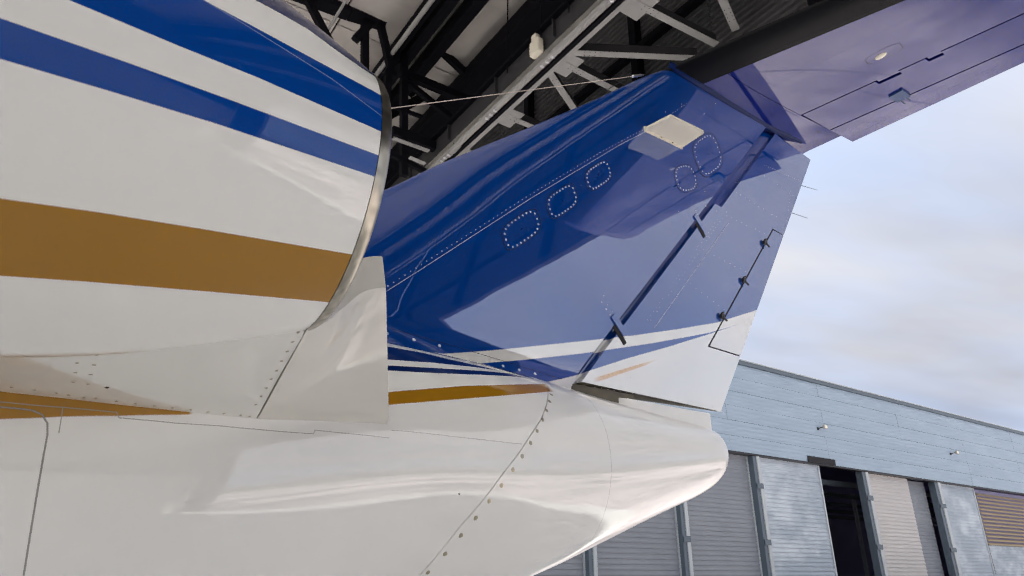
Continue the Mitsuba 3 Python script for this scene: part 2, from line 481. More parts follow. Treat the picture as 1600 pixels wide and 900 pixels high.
def pylon_piece(a, b, lift=0.01, bulge=0.006):
    s = np.linspace(0, 1, 14)[:, None, None]
    low = a[None] * (1 - s) + b[None] * s
    mid = np.sin(np.pi * s) * bulge
    low = low + mid * np.array([0, 0.25, 1.0])
    low[0] += np.array([0, lift, lift]); low[-1] += np.array([0, 0.03, -0.004])
    top = low + np.array([0, 0.06, 0.16])
    loop = np.concatenate([low, top[::-1]])
    m = grid(loop, wrap_u=True)
    n = loop.shape[1]; k = loop.shape[0]
    caps = []
    for i in range(13):
        for col in (0, n - 1):
            q = [i * n + col, (i + 1) * n + col, (k - 2 - i) * n + col, (k - 1 - i) * n + col]
            f = [[q[0], q[1], q[2]], [q[0], q[2], q[3]]]
            caps += f if col == 0 else [t[::-1] for t in f]
    return outward(TM(m.vertices, np.vstack([m.faces, caps])))


pyl = obj('engine_pylon', pylon_piece(A, B), 'paint_pylon', jet, 35)
scene['paint_pylon'] = paint((0.76, 0.75, 0.71), 1.5)
scene['paint_grey_cream'] = paint((0.66, 0.64, 0.585), 1.5)  # greyer and darker than the pylon paint
A2g = A2.copy(); B2g = B2.copy(); A2g[0] += 0.006 * (A2[1] - A2[0]) / np.linalg.norm(A2[1] - A2[0]); B2g[0] += 0.006 * (B2[1] - B2[0]) / np.linalg.norm(B2[1] - B2[0])
dense = lambda q: np.stack([PchipInterpolator(np.arange(len(q)), q[:, k])(np.linspace(0, len(q) - 1, 17)) for k in range(3)], -1)
obj('trailing_fairing', pylon_piece(dense(A2g), dense(B2g), 0.0, 0.0), 'paint_grey_cream', pyl, 35)
low_mesh = pylon_piece(A, B)
scr = [(125, 552), (121, 567), (118, 582), (114, 597), (151, 554), (147, 570), (142, 585), (138, 600), (157, 540), (466, 519), (457, 534), (449, 549), (440, 564), (432, 579), (424, 592), (416, 606), (408, 619), (400, 632),
       (18, 605), (54, 609), (88, 614), (107, 617), (131, 621), (150, 622), (182, 627), (212, 630.5), (242, 634), (270, 637), (298, 640), (325, 643.5), (350, 646), (376, 648.5), (390, 650.5)]
scr_m = []
ri = trimesh.ray.ray_triangle.RayMeshIntersector(low_mesh)
for x, y in scr:
    loc, _, tri = ri.intersects_location([CAM], [ray(x, y)])
    if len(loc):
        k = np.argmin(np.linalg.norm(loc - CAM, axis=1)); n = low_mesh.face_normals[tri[k]]; n = n if n @ ray(x, y) < 0 else -n
        scr_m.append(dome(loc[k], n, 0.0055 if (x, y) != (167, 605) else 0.008, 0.0022, 8))
obj('screws', cat(scr_m), 'brass_metal', pyl, kind='stuff')
loc, _, tri = ri.intersects_location([CAM], [ray(167, 605)])
if len(loc):
    k = np.argmin(np.linalg.norm(loc - CAM, axis=1)); obj('drain_hole', dome(loc[k], np.array([0, -0.3, -1.0]), 0.007, 0.001, 8), 'dark_void', pyl)

# fin: skin from leading edge to the shroud over the rudder's nose
zs = np.concatenate([np.linspace(2.45, 3.1, 16), np.linspace(3.2, 6.02, 24)])
us = (1 - np.cos(np.linspace(0, np.pi / 2, 34))) ** 1.15
us /= us[-1]
rows = []
for z in zs:
    xl, xh = float(fin_xle(z)), float(fin_xh(z))
    x = xl + us * (xh - xl); h = fin_h(x, z); h[0] = 0
    port = np.stack([x, Y0 - h, np.full_like(x, z)], -1)
    hi = max(h[-1] - 0.008, 0.01)
    cove = np.array([[xh, Y0 - hi, z], [xh - 0.09, Y0 - hi * 0.95, z], [xh - 0.09, Y0 + hi * 0.95, z], [xh, Y0 + hi, z]])
    star = np.stack([x, Y0 + h, np.full_like(x, z)], -1)[::-1][:-1]
    rows.append(np.concatenate([port, cove, star]))
fin = obj('vertical_fin', outward(grid(np.array(rows), wrap_v=True)), 'paint_fin', jet, 35)

# rudder, turned a little about its hinge
DEF = math.radians(0.0)


ZSTEP = float(on_fin(1106, 313)[2])
gap_w = lambda z: np.where(np.asarray(z) > ZSTEP, 0.17, 0.074)


def rud_p(s, z, side):
    """point of the rudder s metres behind the hinge line"""
    xh = fin_xh(z); L = fin_xte(z) - xh; hh = fin_h(xh + 0.0 * s, np.maximum(z, 3.05))
    h = hh * np.clip(1 - s / L, 0, 1) + 0.004
    g = gap_w(z)
    h = np.where(s < g, hh * 0.42 * np.sqrt(np.clip(1 - ((g - s) / (g + 0.046)) ** 2, 0.05, 1)), h)
    return np.stack(np.broadcast_arrays(xh + s * math.cos(DEF) + side * -h * math.sin(DEF) * 0, Y0 + s * math.sin(DEF) + side * h, z), -1)


def rud_f(p):
    z = p[:, 2]; s = p[:, 0] - fin_xh(z); L = fin_xte(z) - fin_xh(z)
    return np.where((s > 0.0) & (s < L) & (z > 2.6) & (z < 6.3), (Y0 - p[:, 1]) - rud_p(s, z, -1)[:, 1] * -1 - Y0, 1.0) if False else np.where((s > -0.02) & (s < L) & (z > 2.6) & (z < 6.3), rud_p(np.maximum(s, 0.05), z, -1)[:, 1] - p[:, 1], 1.0)


def on_rud(px, py):
    return march(px, py, rud_f, 2.5, 12)


rb = [on_plane(928, 600, 1, Y0 - 0.09), on_plane(1030, 625.5, 1, Y0 - 0.04), on_plane(1125, 642, 1, Y0)]
rbk = np.polyfit([q[0] - fin_xh(q[2]) for q in rb], [q[2] for q in rb], 1)
tabtl, tabtr, tabbl, tabbr = [on_plane(x, y, 1, Y0 - 0.02) for x, y in [(1207, 357), (1226, 366), (1103, 543), (1152, 554)]]
zt_b, zt_t = (tabbl[2] + tabbr[2]) / 2, (tabtl[2] + tabtr[2]) / 2
tab_x = lambda z: tabbl[0] + (z - tabbl[2]) * (tabtl[0] - tabbl[0]) / (tabtl[2] - tabbl[2])


def foil(zr, s0, s1, n=22, nose=True, bottom=None, cap=True):
    """closed piece between heights zr, from s0(z) to s1(z) behind the hinge"""
    rows = []
    for z in zr:
        a, b = s0(z), s1(z)
        g = float(gap_w(z)); s = np.r_[np.linspace(a, g - 0.0005, 7), g + 0.0005 + (b - g - 0.0005) * np.linspace(0, 1, n - 7)] if nose else a + (b - a) * np.linspace(0, 1, n)
        zz = np.full_like(s, z)
        if bottom is not None:
            zz = np.maximum(zz, bottom(s, z))
        rows.append(np.concatenate([rud_p(s, zz, -1), rud_p(s, zz, 1)[::-1]]))
    R = np.array(rows); m = grid(R, wrap_v=True); k = R.shape[1]; f = list(m.faces); N = len(R)
    if cap:
        for i in range(k // 2 - 1):
            for row in (0, N - 1):
                q = [row * k + i, row * k + i + 1, row * k + k - 2 - i, row * k + k - 1 - i]
                t = [[q[0], q[1], q[2]], [q[0], q[2], q[3]]]
                f += t if row == 0 else [w[::-1] for w in t]
    return outward(TM(m.vertices, f))


NOSE = lambda z: -0.045
FULL = lambda z: fin_xte(z) - fin_xh(z)
TABS = lambda z: tab_x(z) - fin_xh(z)
low_z = lambda s, z: rbk[1] + rbk[0] * s
pieces = [foil(np.r_[2.70, np.linspace(2.85, zt_b, 12)], NOSE, FULL, bottom=low_z), foil(np.sort(np.r_[np.linspace(zt_b, zt_t, 12), ZSTEP - 0.001, ZSTEP + 0.001]) if ZSTEP < zt_t else np.linspace(zt_b, zt_t, 12), NOSE, TABS, cap=True), foil(np.sort(np.r_[np.linspace(zt_t, 5.93, 8), [q for q in (ZSTEP - 0.001, ZSTEP + 0.001) if q > zt_t]]), NOSE, FULL)]
rud = obj('rudder', cat(pieces), 'paint_fin', jet, 35)
s_ = np.linspace(0.01, 1.5, 40); zz_ = low_z(s_, 0)
pp, qq = rud_p(s_, zz_, -1), rud_p(s_, zz_, 1)
pp[:, 2] -= 0.003; qq[:, 2] -= 0.003; pp[:, 1] += 0.002; qq[:, 1] -= 0.002
obj('bottom_rib', cat([grid(np.stack([pp, qq])), tube([[pp[3, 0], Y0 - 0.05, pp[3, 2] + 0.01], [pp[3, 0], Y0 - 0.05, pp[3, 2] - 0.015]], 0.025, 12), box([pp[9, 0], Y0 - 0.03, pp[9, 2] - 0.008], [0.12, 0.05, 0.02])]), 'grimy_shade', rud)  # dark sheet paints shade on an underside that bounced light would brighten
obj('trim_tab', foil(np.linspace(zt_b + 0.012, zt_t - 0.012, 12), lambda z: TABS(z) + 0.020, FULL, 12, nose=False), 'paint_fin', rud, 35)

# horizontal stabilizer, elevator
ZC, ZU = 6.05, 5.98
s_le = np.polyfit(*np.array([on_plane(x, y, 2, ZC)[[1, 0]] for x, y in [(1039.5, 110), (1149.5, 59), (1224, 27.5), (1295, 0)]]).T, 1)
stab_xle = lambda y: s_le[0] * y + s_le[1]
HP = np.array([on_plane(x, y, 2, ZU)[[1, 0]] for x, y in [(1251, 178), (1600, 21)]])
ehinge = lambda y: np.interp(y, HP[::-1, 0], HP[::-1, 1]) + np.where(y < HP[1, 0], (HP[1, 0] - y) * -0.0, 0) + np.clip(HP[1, 0] - y, 0, 9) * 0.18
GP = np.array([on_plane(x, y, 2, ZU)[[1, 0]] for x, y in [(1295, 204), (1600, 71.5)]])
etab = lambda y: GP[0, 1] + (y - GP[0, 0]) * (GP[1, 1] - GP[0, 1]) / (GP[1, 0] - GP[0, 0])
EP = np.array([on_plane(x, y, 2, ZU - 0.01)[[1, 0]] for x, y in [(1325, 229), (1600, 104)]])
ete = lambda y: EP[0, 1] + (y - EP[0, 0]) * (EP[1, 1] - EP[0, 1]) / (EP[1, 0] - EP[0, 0])
RTE = np.array([on_plane(x, y, 2, ZC - 0.03)[[1, 0]] for x, y in [(1261, 238), (1308, 216.5)]])
rte = lambda y: RTE[0, 1] + (y - RTE[0, 0]) * (RTE[1, 1] - RTE[0, 1]) / (RTE[1, 0] - RTE[0, 0])
YE, YTIP = float(HP[0, 0]), 0.35
st_h = lambda x, y: np.interp(y, [0.3, 3.4], [0.075, 0.115]) * naca((x - stab_xle(y)) / (ete(y) - stab_xle(y)))


def span_piece(ys, x0, x1, n=24, nose=False, drop=lambda x, y: 0.0, shrink=0.0, blunt=False):
    rows = []
    for y in ys:
        a, b = float(x0(y)), float(x1(y)); t = np.linspace(0, 1, n)
        x = a + (b - a) * (t ** 2.2 if nose else t)
        h = st_h(x, y) - shrink + 0.002
        if blunt:
            h = h * np.sqrt(np.clip(1 - (1 - np.clip((x - a) / 0.05, 0, 1)) ** 2, 0.0, 1))
        h[0] = h[0] if not nose else 0.0
        d = drop(x, y)
        rows.append(np.concatenate([np.stack([x, np.full_like(x, y), ZC - h - d], -1), np.stack([x, np.full_like(x, y), ZC + h - d], -1)[::-1]]))
    R = np.array(rows); m = grid(R, wrap_v=True); k = R.shape[1]; f = list(m.faces); N = len(R)
    for i in range(k // 2 - 1):
        for row in (0, N - 1):
            q = [row * k + i, row * k + i + 1, row * k + k - 2 - i, row * k + k - 1 - i]
            t = [[q[0], q[1], q[2]], [q[0], q[2], q[3]]]
            f += t if row == 0 else [w[::-1] for w in t]
    return outward(TM(m.vertices, f))


def mirror(m):
    v = np.array(m.vertices); v[:, 1] = 2 * Y0 - v[:, 1]; return TM(v, np.asarray(m.faces)[:, ::-1])


NOTCH = [(on_plane(1372, 130, 2, ZU)[1], on_plane(1409, 114, 2, ZU)[1]), (on_plane(1451, 96, 2, ZU)[1], on_plane(1476, 85, 2, ZU)[1])]


def notch(y):
    return any(b < y < a for a, b in NOTCH)


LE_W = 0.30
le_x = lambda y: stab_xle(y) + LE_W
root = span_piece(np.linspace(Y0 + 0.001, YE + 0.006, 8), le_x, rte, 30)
le_strip = span_piece(np.linspace(Y0 + 0.001, YTIP, 24), stab_xle, lambda y: le_x(y) - 0.002, 24, nose=True)
ysr = np.linspace(YE, YTIP, 24)
main = span_piece(ysr, le_x, lambda y: ehinge(y) - 0.004, 30)
tipc = span_piece([YTIP - 0.003, YTIP - 0.06, YTIP - 0.12, YTIP - 0.15], lambda y: stab_xle(y) + ((YTIP - y) / 0.15) ** 2 * 0.5, lambda y: ete(YTIP) - 0.02, 30, nose=True)
tabs = [span_piece(np.linspace(a, b, 4), lambda y: ehinge(y) - 0.006, lambda y: ehinge(y) + 0.035, 6) for a, b in [(NOTCH[0][0] - 0.02, NOTCH[0][1] - 0.0), (NOTCH[1][0] - 0.02, NOTCH[1][1])]]
half = cat([root, main, tipc] + tabs)
stab = obj('horizontal_stabilizer', cat([half, mirror(half)]), 'paint_blue', jet, 35)
obj('leading_edge', le_strip, 'le_dark_mirror', stab, 35)
obj('leading_edge', mirror(le_strip), 'le_dark_mirror', stab, 35)
scene['le_dark_mirror'] = rough((0.004, 0.004, 0.006), 0.35, 0.12)  # black stands in for the dark hangar mirrored in a bare-metal edge


def elevator_x0(y):
    return ehinge(y) + (0.075 if notch(y) else 0.012)


ys = [YE - 0.012]
for a, b in NOTCH: ys += [a + 0.001, a - 0.001, b + 0.001, b - 0.001]
ys = sorted(set(ys + list(np.linspace(YE - 0.1, YTIP + 0.01, 14))), reverse=True)
droop = lambda x, y: np.clip(x - ehinge(y), 0, 2) * 0.05
e1 = span_piece(ys, elevator_x0, lambda y: etab(y) - 0.008, 12, drop=droop, blunt=False)
ele = obj('elevator', e1, 'paint_blue', jet, 35)
e2 = span_piece(np.linspace(YE - 0.012, YTIP + 0.01, 10), lambda y: etab(y) + 0.010, ete, 10, drop=droop)
obj('trim_tab', e2, 'paint_blue', ele, 35)
ele2 = obj('elevator', mirror(e1), 'paint_blue', jet, 35)
obj('trim_tab', mirror(e2), 'paint_blue', ele2, 35)


def stab_f(p):
    y = p[:, 1]; x = p[:, 0]; inside = (y < Y0) & (y > YTIP) & (x > stab_xle(y)) & (x < ete(y))
    return np.where(inside, (ZC - p[:, 2]) - st_h(x, y) - np.where(y < YE, np.clip(x - ehinge(y), 0, 2) * 0.05, 0), 1.0)


def on_stab(px, py): return march(px, py, stab_f, 3, 14)


# bracket on the elevator hinge line of the tab, oval access panel with a cream lens
c = on_stab(1405, 148)
bm = cat([box(c + np.array([0, 0, -0.012]), [0.15, 0.13, 0.024])] + [tube([c + np.array([0.06, o, -0.012]), c + np.array([0.15, o, -0.02])], 0.008, 6) for o in (-0.025, 0.03)])
obj('tab_bracket', bm, 'bracket_blue', ele, 30)
scene['bracket_blue'] = rough((0.02, 0.055, 0.15), 0.35)
c = on_stab(1376, 87)
g = np.linspace(0, 2 * np.pi, 40, endpoint=False)
e = lambda t, n: np.sign(t) * np.abs(t) ** n
ring = []
u1 = np.array([0.17, -1.0]) / 1.014; u2 = np.array([1.0, 0.17]) / 1.014
cp = on_stab(1381, 84)
for off, zz in ((0.0, -0.0005), (0.0, -0.0035), (-0.005, -0.0035), (-0.05, -0.0035)):
    q = cp[:2] + np.outer(e(np.cos(g), 0.6) * (0.155 + off), u1) + np.outer(e(np.sin(g), 0.6) * (0.075 + off), u2)
    ring.append(np.stack([q[:, 0], q[:, 1], ZC - st_h(q[:, 0], q[:, 1]) + zz], -1))
panel = grid(np.array(ring), wrap_v=True)
obj('access_panel', outward(panel), 'paint_blue', stab, 30)
r0 = np.array(ring[2]) - [0, 0, 0.0006]; r1 = np.array(ring[2]); r1[:, :2] = cp[:2] + (r1[:, :2] - cp[:2]) * 0.955; r1[:, 2] -= 0.0008
obj('panel_joint', grid(np.stack([r0, r1]), wrap_v=True), 'seam_dark', stab)
lens = trimesh.creation.icosphere(3, 1.0); lens.apply_scale([0.030, 0.052, 0.016]); lens.apply_translation([c[0], c[1], ZC - float(st_h(c[0], c[1])) - 0.004])
obj('lens', lens, 'cream', stab, True)
rv = [on_stab(x, y) for x, y in [(1362, 98), (1371, 78), (1376, 72), (1396, 66), (1407, 74), (1399, 80), (1375, 95), (1388, 83)]]
for a, b in [((1302, 216), (1250, 188)), ((1100, 145), (1180, 108)), ((1395, 13), (1450, -10))]:
    p0, p1 = on_stab(*a), on_stab(*b); rv += list(along([p0, p1], 0.05))
for yy in NOTCH:
    for o in (0.02, 0.045):
        for k in range(3):
            y = yy[0] + 0.02 + k * 0.03; x = float(ehinge(y)) - o; rv.append(np.array([x, y, ZC - float(st_h(x, y))]))
obj('rivets', cat([dome(p, np.array([0, 0, -1.0]), 0.0045, 0.0015) for p in rv]), 'bright_metal', stab, kind='stuff')

# fillet between fin and stabilizer
rows = []
xx = np.concatenate([np.linspace(4.02, 4.6, 14), np.linspace(4.7, 6.05, 24)])
for x in xx:
    f = math.sin(min(1, (x - 4.0) / 0.5) * math.pi / 2); fr = 0.022 + 0.022 * f * np.interp(x, [4, 4.6, 5.4, 5.8, 6.05], [0.5, 1.0, 0.9, 1.0, 0.2])
    zt = ZC - float(st_h(x, Y0 - 0.12)); yf = Y0 - max(float(fin_h(min(x, float(fin_xh(5.9)) + 0.03), 5.9)), 0.045)
    t = np.linspace(0, np.pi / 2, 9)
    yc, zc = yf - fr, zt - fr * 0.85
    prof = np.stack([np.full(9, x), yc + fr * np.cos(t) , zc + fr * 0.85 * np.sin(t)], -1)
    skirt0 = prof[0] + np.array([0, 0.012, -0.002]); skirt1 = prof[-1] + np.array([0, -0.002, 0.012])
    rows.append(np.vstack([skirt0, prof, skirt1]))
fil = grid(np.array(rows), flip=False)
obj('fin_fillet', cat([fil, mirror(fil)]), 'fillet_navy', fin, 40)
scene['fillet_navy'] = rough((0.003, 0.014, 0.08), 0.3, 0.15)
# access panels and rivets on the fin
rl0, rl1 = on_fin(615, 449)[[0, 2]], on_fin(940, 243)[[0, 2]]
E1 = (rl1 - rl0) / np.linalg.norm(rl1 - rl0); E2 = np.array([-E1[1], E1[0]])


def fin_point(xz, off=0.0):
    p = np.array([xz[0], Y0 - float(fin_h(xz[0], xz[1])), xz[1]]); return p + fin_n(p) * off


def fin_panel(px, py, a, b, e1, e2, n_riv, ex=0.55, rr=0.0078):
    c = on_fin(px, py)[[0, 2]]
    g = np.linspace(0, 2 * np.pi, 48, endpoint=False)
    rows = []
    for sc, off in ((1.0, -0.001), (0.995, 0.0022), (0.93, 0.0026), (0.6, 0.0026), (0.05, 0.0026)):
        q = c + np.outer(e(np.cos(g), ex) * a * sc, e1) + np.outer(e(np.sin(g), ex) * b * sc, e2)
        rows.append([fin_point(k, off) for k in q])
    k = obj('access_panel', outward(grid(np.array(rows), wrap_v=True)), 'paint_fin', fin, 25)
    g = np.linspace(0, 2 * np.pi, 200, endpoint=False)
    ring = c + np.outer(e(np.cos(g), ex) * a * 0.86, e1) + np.outer(e(np.sin(g), ex) * b * 0.86, e2)
    ring = np.vstack([ring, ring[:1]]); L = np.linalg.norm(np.diff(ring, axis=0), axis=1).sum()
    rr_ = [dome(fin_point(q, 0.0026), fin_n(fin_point(q)), rr, 0.0034, 8) for q in along(ring, L / n_riv)[:n_riv]]
    obj('panel_rivets', cat(rr_), 'rivet_glint', fin, 40, kind='stuff')
    q = c + np.outer(e(np.cos(g), ex) * a * 1.012, e1) + np.outer(e(np.sin(g), ex) * b * 1.012, e2)
    q2 = c + np.outer(e(np.cos(g), ex) * a * 0.985, e1) + np.outer(e(np.sin(g), ex) * b * 0.985, e2)
    obj('panel_joint', grid(np.stack([[fin_point(t, 0.0032) for t in q], [fin_point(t, 0.0034) for t in q2]]), wrap_v=True), 'seam_dark', fin)


fin_panel(815, 358, 0.198, 0.086, E1, np.array([0.35, -1.0]), 22)
fin_panel(878.5, 314, 0.180, 0.084, E1, np.array([0.35, -1.0]), 22)
fin_panel(935, 274, 0.172, 0.082, E1, np.array([0.35, -1.0]), 22)
fin_panel(1071.5, 278.5, 0.150, 0.125, np.array([0.95, 0.5]), np.array([0.3, -1.0]) * 0.95, 22, 0.75, 0.007)
fin_panel(1106, 241.5, 0.225, 0.165, np.array([0.8, 0.7]), np.array([0.5, -1.0]) * 0.95, 26, 0.6, 0.007)
rp = []
for pts, st in (([(606, 447), (830, 303), (940, 237), (1040, 184), (1075, 160)], 0.045), ([(605, 521), (690, 541)], 0.16), ([(786, 572), (852, 588)], 0.12)):
    q = np.array([on_fin(*a) for a in pts])
    rp += [(fin_point(k[[0, 2]]), 0.0035 if st < 0.1 else 0.009) for k in along(q, st)]
for a in [(1103, 322), (1087, 329), (1090, 335), (1101, 299), (1060, 330), (1118, 162), (1100, 178), (1065, 163), (1040, 175)]:
    rp.append((on_fin(*a), 0.0045))
for bx in ((953, 492), (962, 503), (947, 483), (940, 472), (957, 487), (966, 498), (943, 462), (949, 476)):
    rp.append((on_fin(*bx), 0.004))
obj('rivets', cat([dome(p, fin_n(p), r * 1.25, 0.002 if r < 0.006 else 0.003, 8) for p, r in rp]), 'rivet_glint', fin, 40, kind='stuff')
# skin joints: thin raised strips of sealant
for pts, mname in (([(600, 457), (660, 419), (830, 309), (970, 225), (1040, 190)], 'paint_seam'), ([(608, 513), (690, 535), (760, 556), (884, 594)], 'seam_dark')):
    q = along([on_fin(*a)[[0, 2]] for a in pts], 0.05)
    a = np.array([fin_point(k, 0.0016) for k in q]); b = np.array([fin_point(k + np.array([0.001, -0.0034]) * (1.1 if mname == 'paint_seam' else 0.8), 0.0012) for k in q])
    obj('skin_joint', grid(np.stack([a, b], 0)), mname, fin)
scene['rivet_glint'] = rough((0.62, 0.66, 0.76), 0.3)  # pale tone paints the sky glint on the domed heads
scene['paint_seam'] = rough((0.42, 0.46, 0.62), 0.3)
scene['seam_dark'] = rough((0.02, 0.02, 0.035), 0.5)

# rudder fittings: hinge arms over the gap, tab hinges, rivet rows, static wicks
for (ax, ay), (bx, by) in (((957, 493), (978, 527)), ((1085, 336), (1101, 362))):
    p0, p1 = on_fin(ax, ay), on_rud(bx, by)
    n = fin_n(p0)
    obj('hinge_arm', bar(p0 + n * 0.006, p1 + n * 0.006, 0.055, 0.010, up=n), 'paint_fin', rud, 30)
    d = (p1 - p0) / np.linalg.norm(p1 - p0); sd = np.cross(n, d)
    obj('hinge_slot', cat([bar(p0 + d * 0.06 + n * 0.002 - sd * 0.045, p1 + d * 0.03 + n * 0.002 - sd * 0.045, 0.035, 0.006, up=n)]), 'dark_void', rud)
for x, y in ((1193, 380), (1160, 439), (1126, 495)):
    p = on_rud(x, y); m = cat([box(p + np.array([0, -0.014, 0]), [0.035, 0.03, 0.035]), tube([p + np.array([0.0, -0.026, -0.008]), p + np.array([0.045, -0.024, -0.035])], 0.008, 8), tube([p + np.array([-0.012, -0.024, 0.02]), p + np.array([0.012, -0.028, 0.032])], 0.009, 8)])
    obj('tab_hinge', m, 'black_part', rud, 30)
rr_ = []
for a, b, st in (((1012, 500), (1130, 330), 0.055), ((1017, 500), (1136, 330), 0.055), ((1150, 285), (1175, 252), 0.04), ((1060, 430), (1140, 490), 0.075), ((1090, 385), (1165, 425), 0.075), ((1120, 330), (1195, 365), 0.075),
                 ((1150, 300), (1215, 340), 0.075), ((1195, 258), (1258, 286), 0.035), ((1235, 300), (1228, 355), 0.05), ((930, 605), (1120, 637), 0.06), ((985, 590), (960, 570), 0.05), ((1195, 275), (1245, 310), 0.075)):
    q = along([on_rud(*a), on_rud(*b)], st)
    rr_ += [dome(k, np.array([0, -1.0, 0]), 0.0034, 0.0015) for k in q]
obj('rivets', cat(rr_), 'paint_seam', rud, 40, kind='stuff')
q = along([on_rud(1022, 512), on_rud(1140, 345)], 0.08)
obj('skin_joint', grid(np.stack([q + np.array([0, -0.002, 0]), q + np.array([0.004, -0.002, -0.002])], 0)), 'paint_seam', rud)
for a, b in (((1256, 291), (1277, 297)), ((1241, 334), (1262, 341))):
    p, r = on_plane(*a, 1, Y0), on_plane(*b, 1, Y0)
    obj('static_wick', tube([p - (r - p) * 0.15, p, r], [0.004, 0.003, 0.002], 6), 'black_part', rud)

zz_ = np.linspace(zt_b, zt_t, 12)
st_ = [np.stack([rud_p(TABS(z) + o, z, -1) + [0, 0.004, 0] for z in zz_]) for o in (0.0, 0.022)]
sb_ = np.linspace(0.0, 1.0, 10); sb_ = TABS(zt_b) + (FULL(zt_b) - TABS(zt_b)) * sb_ * 0.97
sq_ = [np.stack([rud_p(k, z, -1) + [0, 0.003, 0] for k in sb_]) for z in (zt_b + 0.001, zt_b + 0.013)]
st2 = TABS(zt_t) + (FULL(zt_t) - TABS(zt_t)) * np.linspace(0, 0.97, 10)
sr_ = [np.stack([rud_p(k, z, -1) + [0, 0.003, 0] for k in st2]) for z in (zt_t - 0.013, zt_t - 0.001)]
obj('tab_gap_shade', cat([grid(np.stack(st_)), grid(np.stack(sq_)), grid(np.stack(sr_))]), 'dark_void', rud)  # dark sheets paint the shade inside the gaps round the trim tab

# fixed blade under the rudder on the tail cone
q0, q1 = on_plane(956, 620, 1, Y0 - 0.07), on_plane(1109, 647, 1, Y0 - 0.02)
rows = []
for t in np.linspace(0, 1, 18):
    x = q0[0] + (4.13 - q0[0]) * t; w = 0.10 * math.sqrt(min(1, t / 0.10)) * (1 - 0.75 * t) + 0.006
    zt = q0[2] + (q1[2] - q0[2]) * t + 0.010; zb = float(F_Z(min(x, 4.13))) + 0.3 * float(F_R(min(x, 4.13)))
    h = np.linspace(-1, 1, 9)
    rows.append([[x, Y0 - w, zb]] + [[x, Y0 + w * k, zt - 0.012 * k * k] for k in h] + [[x, Y0 + w, zb]])
R = np.array(rows); m = grid(R, wrap_v=True); k = R.shape[1]
f = list(m.faces)
for row in (0, len(R) - 1):
    f += [[row * k, row * k + i, row * k + i + 1] if row == 0 else [row * k, row * k + i + 1, row * k + i] for i in range(1, k - 1)]
obj('hinge_cavity_fill', box2([2.62, Y0 - 0.075, 2.70], [3.3, Y0 + 0.075, float(rbk[1]) - 0.012]), 'grimy_shade', cone)  # solid box whose dark colour paints the shade of a cavity
obj('tail_blade', outward(TM(m.vertices, f)), 'paint_white', cone, 30)

# white plate antenna on the fin and the wire aerial to the fin top
za = on_fin(1035, 215)[2]
c = [on_plane(x, y, 2, za) for x, y in [(1007, 201), (1048, 180), (1101, 206), (1066, 229)]]
ro0, ro1 = on_fin(1007, 202), on_fin(1066, 230)
sh = (ro0 + ro1) / 2 - (c[0] + c[3]) / 2
pl = [k + np.array([sh[0] * 0, 0, 0]) for k in c]
poly = np.array([[k[0], k[1]] for k in pl])
from shapely.geometry import Polygon
pg = Polygon(poly).buffer(-0.02, join_style=1).buffer(0.02, join_style=1)
m = trimesh.creation.extrude_polygon(pg, 0.022); m.apply_translation([0, 0, za - 0.011])
ant = obj('plate_antenna', m, 'cream', jet, 20)
a, b = np.array([*poly[0], za]), np.array([*poly[3], za])
obj('mounting_flange', bar(a + np.array([0, 0.004, 0]), b + np.array([0, 0.004, 0]), 0.02, 0.05), 'cream', ant)
obj('screws', cat([dome(a + (b - a) * t + np.array([0, -0.008, -0.012]), np.array([0, -1.0, -0.3]), 0.007, 0.002, 8) for t in (0.42, 0.72)]), 'black_part', ant, kind='stuff')
w0, w1 = on_plane(1006, 117, 1, Y0), on_plane(612, 169, 1, Y0)
wire = obj('wire_aerial', tube([w0, w1, w1 + (w1 - w0) * 0.9], 0.0032, 6), 'aerial', jet)
scene['aerial'] = rough((0.55, 0.48, 0.42), 0.4)
d = (w1 - w0) / np.linalg.norm(w1 - w0)
obj('tensioner', tube([w0, w0 + d * 0.03, w0 + d * 0.04, w0 + d * 0.17, w0 + d * 0.18, w0 + d * 0.2], [0.006, 0.006, 0.014, 0.014, 0.005, 0.005], 8), 'bright_metal', wire, 30)
s0 = w0 + d * 0.24
obj('stay', tube([s0, on_plane(938, 147, 1, Y0 + 0.03)], 0.003, 6), 'black_part', wire)

# ---------------------------------------------------------------- the hangar the jet stands in
DOORX, DOORZ, WALLY0, WALLY1, BACKX, ROOFZ = 8.0, 7.38, -11.0, 19.0, -12.0, 12.7
JAMB = -9.0
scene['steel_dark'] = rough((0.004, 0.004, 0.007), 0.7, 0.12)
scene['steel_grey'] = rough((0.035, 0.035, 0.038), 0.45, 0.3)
scene['pale_steel'] = rough(lambda p, n, uv: mi.Color3f(0.36, 0.36, 0.35) * (0.8 + 0.3 * fbm(p.x * 5, p.y * 5, p.z * 5)), 0.45)  # on flanges and beam undersides this pale tone paints the light from below
scene['roof_white'] = rough(lambda p, n, uv: mi.Color3f(0.62, 0.58, 0.54) * (0.72 + 0.4 * fbm(p.x * 0.9, p.y * 2.5, p.z)), 0.6)
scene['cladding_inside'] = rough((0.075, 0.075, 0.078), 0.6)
scene['wall_white'] = rough((0.72, 0.72, 0.70), 0.5)
scene['floor_paint'] = {'type': 'twosided', 'bsdf': {'type': 'roughplastic', 'alpha': 0.12, 'diffuse_reflectance': proc(lambda p, n, uv: mi.Color3f(0.82, 0.815, 0.80) * (0.85 + 0.25 * fbm(p.x * 0.6, p.y * 0.6, 0)))}}


